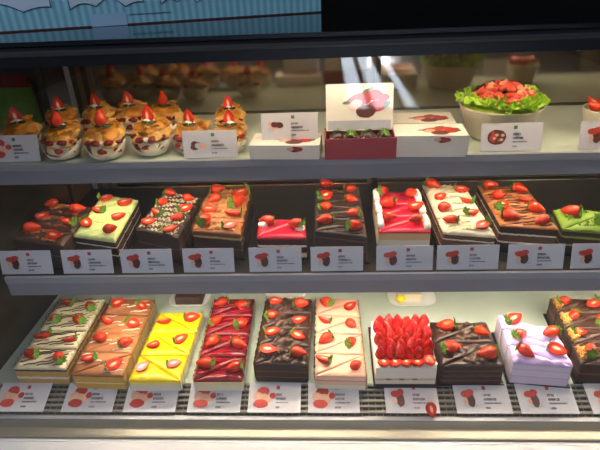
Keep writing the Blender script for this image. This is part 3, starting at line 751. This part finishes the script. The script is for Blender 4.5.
# ------------------------------------------------------------------ top shelf: pastries
def pastry(px, py, sc_, label, rz=0, seed=0, berry=True, z0=ZT):
    rnd = random.Random(seed)
    p = hit(px, py, z=z0)
    root = empty('cream_pastry', (p.x, p.y, z0 + .0004), rz); root.scale = (sc_,) * 3
    tag(root, label, 'pastry', 'strawberry cream pastries in paper cases')
    b = MB()                                            # pleated paper case, lower at its open front
    b.lathe([(.0, .0008), (.026, .0008), (.034, .005), (.043, .022), (.0485, .046), (.0475, .046), (.042, .022), (.033, .006), (.026, .002), (.0, .002)], 60, 0,
            fn=lambda r, z, a: (r * (1 + (.03 if z > .003 else 0) * math.sin(a * 30)), z * (1 - .62 * max(0, -math.sin(a)) ** 1.5 * (1 if z > .01 else 0)) + (.004 * noise.noise(Vector((math.cos(a) * 2, math.sin(a) * 2, seed))) if z > .02 else 0)))
    b.build('paper_case', 'paper_case', root)
    b = MB(); b.blob((0, .0, .026), (.039, .0385, .022), 24, 12, 0, amp=.22, seed=seed); b.blob((.004, -.026, .041), (.020, .012, .008), 12, 7, 0, amp=.3, seed=seed)
    b.build('cream_filling', 'custard', root)
    b = MB()                                            # fruit in two layers at the open front
    for k in range(3):
        a = R(-90 + (-50, 4, 52)[k]) + rnd.uniform(-.1, .1); b.blob((.035 * math.cos(a), .035 * math.sin(a), .023 + .003 * (k == 1)), (.012, .008, .007), 12, 8, 0, amp=.4, seed=k + seed)
    for k in range(4):
        a = R(-90 + (-62, -22, 26, 64)[k]); b.blob((.036 * math.cos(a), .034 * math.sin(a), .044 + rnd.uniform(-.002, .003)), (.012, .010, .0065), 12, 8, 0, amp=.4, seed=k + 7 + seed)
    b.build('fruit_filling', 'compote', root)
    b = MB()                                            # torn flaky lid in three leaves
    for lay in range(3):
        vs = []; n = 34; rings = 8; zb = .050 + .005 * lay; ph = rnd.uniform(0, 6)
        for k in range(rings + 1):
            t = k / rings
            for i in range(n):
                a = 2 * math.pi * i / n
                r = t * (.047 - .004 * lay) * (1 + .14 * math.cos(3 * a + ph) + .10 * noise.noise(Vector((math.cos(a) * 6, math.sin(a) * 6, seed + lay))) + .26 * noise.noise(Vector((math.cos(a) * 1.8, math.sin(a) * 1.8, seed * 2 + lay * 3))))
                x, y = r * math.cos(a), r * math.sin(a)
                z = zb + .017 * (1 - t * t) + .0045 * noise.noise(Vector((x * 50, y * 50, seed + lay))) + .002 * noise.noise(Vector((x * 160, y * 160, seed + lay))) + .30 * y + .002
                vs.append((x, y + .011, z))
        fs = [(k * n + i, k * n + (i + 1) % n, (k + 1) * n + (i + 1) % n, (k + 1) * n + i) for k in range(rings) for i in range(n)]
        o_ = len(vs); vs += [(v[0], v[1], v[2] - .0032) for v in vs]
        fs += [tuple(o_ + i for i in f[::-1]) for f in fs] + [(rings * n + i, rings * n + (i + 1) % n, o_ + rings * n + (i + 1) % n, o_ + rings * n + i) for i in range(n)]
        b.add(vs, fs, 0 if lay == 2 else 1, True)
    for k in range(26):                                 # loose flakes
        a = rnd.uniform(0, 6.283); q = .038 * math.sqrt(rnd.random()); rot = Matrix.Rotation(rnd.uniform(0, 6), 3, 'Z') @ Matrix.Rotation(rnd.uniform(-.7, .7), 3, 'X')
        x, y = q * math.cos(a), q * math.sin(a); c = Vector((x, y + .011, .066 + .016 * (1 - (q / .042) ** 2) + .30 * y)); l = rnd.uniform(.006, .012)
        b.add([c + rot @ Vector(v) for v in ((-l, -l * .5, 0), (l * .8, -l * .4, .001), (l, l * .5, 0), (-l * .5, l * .6, .002), (-l, -l * .5, -.0008), (l * .8, -l * .4, .0002), (l, l * .5, -.0008), (-l * .5, l * .6, .0012))], [(0, 1, 2, 3), (7, 6, 5, 4), (0, 4, 5, 1), (1, 5, 6, 2), (2, 6, 7, 3), (3, 7, 4, 0)], rnd.choice((0, 0, 1)))
    b.build('pastry_lid', ['puff', 'puff_edge'], root)
    if berry:
        b = MB(); b.blob((.0, .004, .079), (.015, .013, .008), 12, 7, 0, amp=.35, seed=seed); b.build('cream_dollop', 'cream', root)
        h_ = add_berry(root, (0, .001, .094), R(90) + rnd.uniform(-.3, .3), rnd.choice(('half', 'half', 'whole')), 1.0, pitch=-R(80) + rnd.uniform(-.15, .1), leaf=False, k=seed % 3)
        b = MB()
        for s in (-1, 1):
            b.blob((s * .010 + .004, -.008, .080), (.011, .006, .0012), 8, 4, 0, rot=Matrix.Rotation(s * .5, 3, 'Z') @ Matrix.Rotation(.5, 3, 'X'))
        b.build('garnish_leaf', 'leaf_dark', root)
    return root
PP = [(26, 152, .98, 'cream pastry at the dark end behind the price card', .3), (66, 157, .98, 'cream pastry in paper case, second along the front from the end wall', 0),
      (109, 157, 1.0, 'cream pastry in paper case, third along the front from the end wall', .1), (154, 153, 1.0, 'cream pastry in paper case with pink tipped berry, fourth along the front', -.1),
      (198, 151, .9, 'cream pastry at the front directly behind the fish shaped print card', -.2),
      (66, 136, .92, 'dim cream pastry in the second line, nearest the end wall', .2), (102, 135, .98, 'cream pastry in the second line, behind the third front pastry', 0),
      (134, 133, .98, 'cream pastry in the second line with tall upright berry', 0), (168, 132, .95, 'cream pastry in the second line, farthest from the end wall', 0),
      (232, 151, .86, 'lone cream pastry beside the closed white box, front', 0), (231, 133, .86, 'lone cream pastry behind another beside the closed white box', 0)]
PP[4] = (193, 152, .9, 'cream pastry at the front, partly behind the printed price card', -.2)
for i, (x, y, s, lab, rz) in enumerate(PP): pastry(x, y, s * .95, lab, rz, 3 + i * 2)

# ------------------------------------------------------------------ gift boxes with strawberry print
def berry_print(b, cx, cy, s, z):
    """flat printed strawberries in the xy plane"""
    n0 = len(b.v)
    for i, (dx, dy, rx, ry, a, m_) in enumerate(((-.010, .004, .016, .008, .2, 0), (.006, .010, .014, .007, -.1, 0), (.012, -.004, .013, .007, .2, 0), (-.002, -.010, .013, .008, .1, 1),
                                                 (-.016, -.002, .009, .006, .5, 2), (.020, .006, .007, .005, .2, 0), (-.026, .001, .006, .002, .1, 3), (.024, -.002, .005, .003, .8, 3), (.0, .016, .008, .002, .4, 3))):
        disc(b, dx * s, dy * s, rx * s, ry * s, m_, -.0001 * (i + 1), a=a, seed=i)
    for k in range(n0, len(b.v)):
        v = b.v[k]; b.v[k] = Vector((cx + v.x, cy + v.z, z - v.y))
PR = ['print_berry', 'print_brown', 'print_pale', 'print_leaf']
def gift_box(px0, px1, py, depth, hgt, label, printx=.15):
    p0 = hit(px0, py, z=ZT); p1 = hit(px1, py, z=ZT); w = (p1 - p0).xy.length; c = (p0 + p1) / 2
    o = empty('gift_box', (c.x, c.y + depth / 2, ZT + .0005), math.atan2(p1.y - p0.y, p1.x - p0.x)); tag(o, label, 'gift box', 'strawberry printed boxes')
    MB().box((-w / 2 + .002, -depth / 2 + .002, 0), (w / 2 - .002, depth / 2 - .002, hgt - .004)).build('box_base', 'box_white', o)
    l = MB(); l.box((-w / 2, -depth / 2, hgt * .12), (w / 2, depth / 2, hgt)); l.build('lid', 'box_white', o)
    pb = MB(); berry_print(pb, w * printx, -depth * .08, w / .085 * .85, hgt + .0002)
    pr = pb.build('printed_berries', PR, o)
    fb = MB(); fb2 = MB()
    for i, (dx, dz, rx, rz, m_) in enumerate(((.0, .008, .012, .006, 1), (.008, .010, .010, .005, 0), (-.010, .012, .008, .004, 2))):
        disc(fb, w * printx + dx, hgt - .012 + dz * .3, rx, rz, m_, -depth / 2 - .0003 - .0001 * i, seed=i)
    fb.build('front_print', PR, o)
    return o, w, c
gb, gw, gc = gift_box(251, 321, 160, .085, .033, 'closed white strawberry print box carrying a price card on top')
g2, _, _ = gift_box(395, 468, 157.5, .085, .048, 'closed white strawberry print box next to the salad bowl, front one')
p0 = hit(394, 157.5, z=ZT)
o2 = copy_tree(g2); o2.location = g2.location + Vector((-.006, .092, .004)); o2['label'] = 'white strawberry print box lying behind the front white box'
o2.location.z = ZT + .0005
# card on the closed box
yb = gb.location.y - .006; zb = ZT + .0345
pa = hit(262, 137.5, y=yb); pb_ = hit(318, 137.5, y=yb)
card(Vector((pa.x, yb, zb)), Vector((pb_.x, yb, zb)), R(10), 'pale price card standing on top of the closed white box', 'nuts', 91, hgt=.058, logo='ink_green')
# open red box with leaning lid
p0 = hit(325, 160, z=ZT); p1 = hit(396, 158.5, z=ZT); w = (p1 - p0).xy.length; c = (p0 + p1) / 2; dp = .080; hb = .046
rb = empty('open_box', (c.x, c.y + dp / 2, ZT + .0005), math.atan2(p1.y - p0.y, p1.x - p0.x)); tag(rb, 'open red box with its white printed lid standing up behind', 'gift box')
b = MB(); t = .003
b.box((-w / 2, -dp / 2, 0), (w / 2, dp / 2, t)); b.box((-w / 2, -dp / 2, t), (w / 2, -dp / 2 + t, hb)); b.box((-w / 2, dp / 2 - t, t), (w / 2, dp / 2, hb))
b.box((-w / 2, -dp / 2 + t, t), (-w / 2 + t, dp / 2 - t, hb)); b.box((w / 2 - t, -dp / 2 + t, t), (w / 2, dp / 2 - t, hb))
b.build('box_tray', 'box_red', rb)
lid = MB(); lw = w * .95; lh = .098
lid.box((-lw / 2, 0, 0), (lw / 2, .026, lh)); lo = lid.build('lid', 'box_white', rb, (0, dp / 2 - .030, .048)); lo.rotation_euler = (-R(8), 0, 0)
lb = MB(); berry_print(lb, 0, 0, lw / .085 * 1.0, 0)
lp = lb.build('printed_berries', PR, lo, (lw * .12, -.0004, lh * .60)); lp.rotation_euler = (R(90), 0, 0)
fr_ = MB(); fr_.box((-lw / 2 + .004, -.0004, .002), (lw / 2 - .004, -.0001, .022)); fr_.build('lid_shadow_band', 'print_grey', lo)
for i, (dx, dy) in enumerate(((-.048, -.012), (-.0165, -.010), (.0175, -.012), (.049, -.011))):
    o = MB().box((0, 0, 0), (.001, .001, .001)) if False else None
    s_ = empty('dipped_strawberry', (c.x + dx * w / .15, c.y + dp / 2 + dy - .005, ZT + .034))
    s_.rotation_euler = (0, 0, random.uniform(0, 6))
    tag(s_, 'dark dipped strawberry with pale sprinkles and green leaves packed in the open red box', 'strawberry', 'strawberries packed in the open red box')
    st_ = link('fruit', DIPPED[i % 3], s_, (0, 0, 0), (0, R(70), 0)); st_.scale = (1.15, 1.2, 1.2)
    link('calyx', CALYX[i % 3], s_, (0, 0, 0), (0, R(70), 0)).scale = (1.17, .85, .85)
    sp = MB()
    for k in range(46):
        a = random.uniform(0, 6.28); zt_ = random.uniform(-.004, .012); sp.blob((.0155 * math.cos(a), .0155 * math.sin(a), zt_), .0019, 5, 3)
    sp.build('sprinkles', 'white_choc', s_)

# ------------------------------------------------------------------ bowls
def bowl(px, py, r, h, label, name='salad_bowl'):
    p = hit(px, py, z=ZT)
    b = MB(); b.lathe([(0, .001), (r * .66, .001), (r * .70, .004), (r * .97, h - .004), (r * 1.0, h), (r * .975, h + .0015), (r * .95, h - .002), (r * .68, .008), (0, .007)], 40)
    return tag(b.build(name, 'bowl_paper', None, (p.x, p.y, ZT + .0005)), label, 'bowl'), p
rb_ = .094; hb_ = .074
bo, bp = bowl(496, 135, rb_, hb_, 'large pale paper bowl filled with leafy salad')
bc = Vector((bp.x, bp.y, ZT))
b = MB()
def frill(b, x, y, z, s, rnd, mi=0):
    rot = Matrix.Rotation(rnd.uniform(0, 6.3), 3, 'Z') @ Matrix.Rotation(rnd.uniform(-.9, .9), 3, 'X')
    n, m = 8, 3; vs = []
    ph = rnd.uniform(0, 6)
    for j in range(m + 1):
        for i in range(n + 1):
            a = -1.4 + 2.8 * i / n; rr = s * (.25 + .75 * j / m)
            vs.append(Vector((x, y, z)) + rot @ Vector((rr * math.sin(a), rr * math.cos(a), s * .30 * (j / m) * math.sin(i * 2.2 + ph) + .3 * s * j / m)))
    b.add(vs, [(j * (n + 1) + i, j * (n + 1) + i + 1, (j + 1) * (n + 1) + i + 1, (j + 1) * (n + 1) + i) for j in range(m) for i in range(n)], mi, False)
rnd = random.Random(4)
b.blob((0, 0, hb_ - .006), (rb_ * .84, rb_ * .84, .022), 24, 10, 0, amp=.15)
for k in range(190):
    a = rnd.uniform(0, 6.283); q = rb_ * rnd.uniform(.60, .98); frill(b, q * math.cos(a), q * math.sin(a), hb_ + .007 + .016 * (1 - q / rb_) + rnd.uniform(0, .008), rnd.uniform(.010, .019), rnd)
tag(b.build('lettuce', 'lettuce', None, bc), 'frilly green lettuce heaped in the large paper bowl', 'lettuce', kind='stuff')
proto = None
for k in range(110):
    a = rnd.uniform(0, 6.283); q = rb_ * .74 * math.sqrt(rnd.random()); z = hb_ + .014 + .032 * (1 - (q / (rb_ * .76)) ** 2)
    mb = MB(); mb.blob((0, 0, 0), (.011, .008, .0075), 8, 5, 0, amp=.6, seed=k)
    fr = q * math.sin(a) / rb_
    m_ = 'dark_bits' if fr > .12 else rnd.choice(('red_bits', 'pink_bits', 'red_bits'))
    o = mb.build('salad_topping', m_, None, bc + Vector((q * math.cos(a), q * math.sin(a), z)))
    o.rotation_euler = (rnd.uniform(-.5, .5), rnd.uniform(-.5, .5), rnd.uniform(0, 6))
    if m_ == 'dark_bits': tag(o, 'dark crisp piece on top of the leafy salad', 'salad topping', 'dark pieces on the salad')
    else: tag(o, 'chopped red or pink fruit piece on top of the leafy salad', 'salad topping', 'red pieces on the salad')
b2, bp2 = bowl(600, 134, .050, .060, 'small pale tapered bowl of fruit at the shelf end', 'fruit_bowl')
for k in range(9):
    a = k * 2.4; q = .012 + .024 * ((k * 37) % 10) / 10
    s_ = empty('fruit_piece', (bp2.x + q * math.cos(a), bp2.y + q * math.sin(a), ZT + .066 + .006 * (k % 2)))
    tag(s_, 'cut strawberry piled in the small bowl at the shelf end', 'strawberry', 'strawberries in the small bowl')
    add_berry(s_, (0, 0, 0), a, 'half' if k % 2 else 'whole', .8, pitch=-.5, leaf=False)
b = MB(); b.blob((0, 0, .048), (.040, .040, .013), 18, 8, 0, amp=.1)
for k in range(40):
    a = rnd.uniform(0, 6.283); q = .034 * math.sqrt(rnd.random()); frill(b, q * math.cos(a), q * math.sin(a), .066, .008, rnd)
tag(b.build('salad_leaves', 'lettuce', None, (bp2.x, bp2.y, ZT)), 'green leaves under the fruit in the small bowl', 'salad leaves', kind='stuff')

# ------------------------------------------------------------------ plates at the back of the deck
def plate(px, py, w, d, label):
    p = hit(px, py, z=ZD); b = MB(); n = 28
    def ring(sx, sy, z): return [(sx * abs(math.cos(t)) ** .6 * (1 if math.cos(t) >= 0 else -1), sy * abs(math.sin(t)) ** .6 * (1 if math.sin(t) >= 0 else -1), z) for t in [2 * math.pi * i / n for i in range(n)]]
    rs = [ring(w * .34, d * .34, 0), ring(w * .5, d * .5, .012), ring(w * .49, d * .49, .0135), ring(w * .36, d * .36, .004)]
    vs = sum(rs, []); fs = [tuple(range(n - 1, -1, -1)), tuple(range(3 * n, 4 * n))] + [(k * n + i, k * n + (i + 1) % n, (k + 1) * n + (i + 1) % n, (k + 1) * n + i) for k in range(3) for i in range(n)]
    b.add(vs, fs, 0, True); return tag(b.build('plate', 'plate_white', None, (p.x, p.y, ZD + .0005)), label, 'plate'), p
pl1, q1 = plate(411, 300, .135, .09, 'white square plate behind the strawberry mound cake')
pl2, q2 = plate(191, 301, .120, .085, 'white square plate behind the yellow cake')
pl3, q3 = plate(286, 294.5, .120, .07, 'white square plate behind the chocolate curl cake')
c_ = empty('cake_slice', (q1.x - .01, q1.y, ZD + .0055)); tag(c_, 'small cream cake piece on the white plate at the back of the deck', 'cake slice')
MB().prism([(-.03, -.018), (.035, -.014), (.035, .018), (-.03, .02)], 0, .026).build('sponge', 'white_cream', c_)
MB().blob((-.022, -.016, .013), (.014, .010, .012), 10, 6, 0, amp=.3).build('custard', 'yellow_glaze', c_)
c_ = empty('cake_slice', (q2.x, q2.y, ZD + .0055)); tag(c_, 'dark chocolate block on the white plate behind the yellow cake', 'cake slice')
MB().prism([(-.038, -.024), (.038, -.024), (.038, .024), (-.038, .024)], 0, .02).build('sponge', 'dark_choc', c_)
MB().prism([(-.038, -.024), (.038, -.024), (.038, .024), (-.038, .024)], .0202, .024).build('glaze', 'choc_shaving', c_)
# stray strawberry half on the grille front
p = hit(430, 419, y=YB + .006)
s_ = empty('strawberry_half', Vector((p.x, YB + .004, ZR + .018))); s_.rotation_euler = (R(60), 0, 0)
tag(s_, 'stray strawberry half on the front grille before the strawberry mound card', 'strawberry')
add_berry(s_, (0, 0, 0), R(-80), 'half', .8, leaf=False, k=0, name='fruit')
s_.children[0].name = 'fruit'

# ------------------------------------------------------------------ striped box on the top, carton at the side
pa = hit(-60, 37, z=ZTOP); pb_ = hit(321, 12.5, z=ZTOP)
dirv = (pb_ - pa); dirv.z = 0; w = dirv.length; ang = math.atan2(dirv.y, dirv.x)
sb_ = empty('striped_box', (pa.x, pa.y, ZTOP), ang); tag(sb_, 'pale blue striped cardboard box lying on the black case top', 'box')
d_ = .18; hgt = .11
MB().box((0, 0, .0004), (w, d_, hgt)).build('body', 'stripe', sb_)
MB().box((0, -.0006, .0006), (w, -.0001, .0024)).build('bottom_seam', 'print_brown', sb_)
kx = w / 381
def panel(x0, x1, zc, name):
    """white scalloped label with a dark line border"""
    n = 40; vs = []
    lo = []
    for i in range(n + 1):
        t = i / n; x = x0 + (x1 - x0) * t
        z = zc + .010 * abs(math.sin(t * math.pi * 2.5 + .4)) - .004 * math.cos(t * 2 * math.pi)
        lo.append((x, z))
    b = MB()
    for i in range(n): b.add([(lo[i][0], -.0012, lo[i][1]), (lo[i + 1][0], -.0012, lo[i + 1][1]), (lo[i + 1][0], -.0012, hgt - .002), (lo[i][0], -.0012, hgt - .002)], [(0, 1, 2, 3)])
    o = b.build(name, 'label_panel', sb_)
    b = MB(); b.tube([(x, -.0014, z - .001) for x, z in [(x0 - .001, hgt - .003)] + lo + [(x1 + .001, hgt - .003)]], .0007, 5); b.build('border', 'label_line', o)
zz = lambda px, py, dz: 0
for x0, x1 in ((-60, 46), (62, 134), (150, 200)):
    panel((x0 + 60) * kx + .002, (x1 + 60) * kx, .030, 'label_panel')
for x0 in (205, 222, 238):
    disc_b = MB(); disc(disc_b, (x0 + 60) * kx, .036, .010, .006, 0, -.0012); disc_b.build('scallop_print', 'label_panel', sb_)
b = MB(); b.box((140 * kx, -.0022, .0005), (175 * kx, -.0014, .020)); b.build('paper_tag', 'tag_blue', sb_)
lb = MB(); rnd = random.Random(3)
for z in (.015, ): strokes(lb, 178 * kx, z, .07, .0022, rnd)
lb.build('lettering', 'label_line', sb_)
lb = MB(); strokes(lb, 145 * kx, .046, .045, .003, rnd, y=-.0016); lb.build('lettering', 'ink', sb_)

sd = MB().box((XW - .75, .85, 0), (XW - .04, 1.75, ZT - .09)); struct(sd.build('side_counter', 'counter')); 
pc = hit(27, 125, y=1.16)
xr = XL - .022
yc = 1.44; pr_ = hit(31, 87, y=yc); zc = ZT - .0885; hh = pr_.z - zc
ct = empty('carton', (pr_.x, yc, zc)); tag(ct, 'dark green and red open carton beyond the case end glass', 'carton')
MB().box((-.24, 0, 0), (0, .055, hh)).build('body', 'carton_green', ct)
MB().box((.0003, .0005, 0), (.004, .0545, hh)).build('side_panel', 'carton_board', ct)
MB().box((-.24, -.002, hh), (-.004, .001, hh + .034)).build('front_flap', 'carton_red', ct)
f_ = MB().box((0, 0, 0), (.003, .054, .026)).build('side_flap', 'carton_board', ct, (.0005, .0005, hh)); f_.rotation_euler = (0, R(-24), 0)

# ------------------------------------------------------------------ room
struct(MB().box((-4, -11, -.05), (4, 3.4, 0)).build('floor', 'floor'))
struct(MB().box((-4, 3.2, 0), (4, 3.3, 3.2)).build('wall_back', 'wall_dark'))
struct(MB().box((-4.1, -11, 0), (-4, 3.3, 3.2)).build('wall_left', 'wall_dark'))
struct(MB().box((4, -11, 0), (4.1, 3.3, 3.2)).build('wall_right', 'wall_dark'))
struct(MB().box((-4, -11, 3.2), (4, 3.3, 3.3)).build('ceiling', 'wall_dark'))
b = MB(); b.box((-4, -9.1, 0), (.30, -9, 3.2)); b.box((1.05, -9.1, 0), (4, -9, 3.2)); b.box((.30, -9.1, 2.3), (1.05, -9, 3.2)); struct(b.build('wall_front', 'wall_dark'))  # unseen wall; doorway shaped to lay the sun strip mirrored in the glass
b = MB(); b.box((.50, -9.08, 0), (.58, -9.02, 2.3)); b.box((.80, -9.08, 0), (.94, -9.02, 2.3)); struct(b.build('added_streak_posts', 'counter'))  # unseen posts added to split the sun streak, standing in for reflected legs

# ------------------------------------------------------------------ light
w_ = bpy.data.worlds.new('world'); sc.world = w_; w_.use_nodes = True
w_.node_tree.nodes['Background'].inputs[0].default_value = (.45, .65, 1, 1); w_.node_tree.nodes['Background'].inputs[1].default_value = 1.5
def area(name, loc, rot, sx, sy, power, color, spread=None):
    l = bpy.data.lights.new(name, 'AREA'); l.shape = 'RECTANGLE'; l.size = sx; l.size_y = sy; l.energy = power; l.color = color
    if spread: l.spread = spread
    o = bpy.data.objects.new(name, l); col.objects.link(o); o.location = loc; o.rotation_euler = rot; return o
warm = (1, .80, .55); neut = (1, .87, .66)
x0 = XL + .14
area('lamp_top', ((x0 + XR) / 2 + .06, 1.01, ZF0 + .002), (R(14), 0, 0), XR - x0 - .12, .014, 3.6, warm)
area('lamp_upper_shelf', ((x0 + XR) / 2, YT + .026, ZT - .0515), (R(12), 0, 0), XR - x0, .012, 2.7, (1, .86, .62))
area('lamp_lower_shelf', ((XL + .16 + XR) / 2, YM + .026, ZM - .0515), (R(-4), 0, 0), XR - XL - .16, .012, 5.8, neut)
area('added_room_fill', (0, -1.6, 3.1), (0, 0, 0), 4, 2, 52, (.80, .87, 1))  # unseen overhead fill, added to lift shelf fronts and cake fronts
area('window_light', (-2.5, -.6, 2.3), (R(60), 0, R(-55)), 1.5, 1.2, 9, (.62, .78, 1))
l = bpy.data.lights.new('sun', 'SUN'); l.energy = 60; l.angle = R(1); l.color = (.75, .87, 1)
o = bpy.data.objects.new('sun', l); col.objects.link(o); o.rotation_euler = (R(90 - 25), 0, R(0))
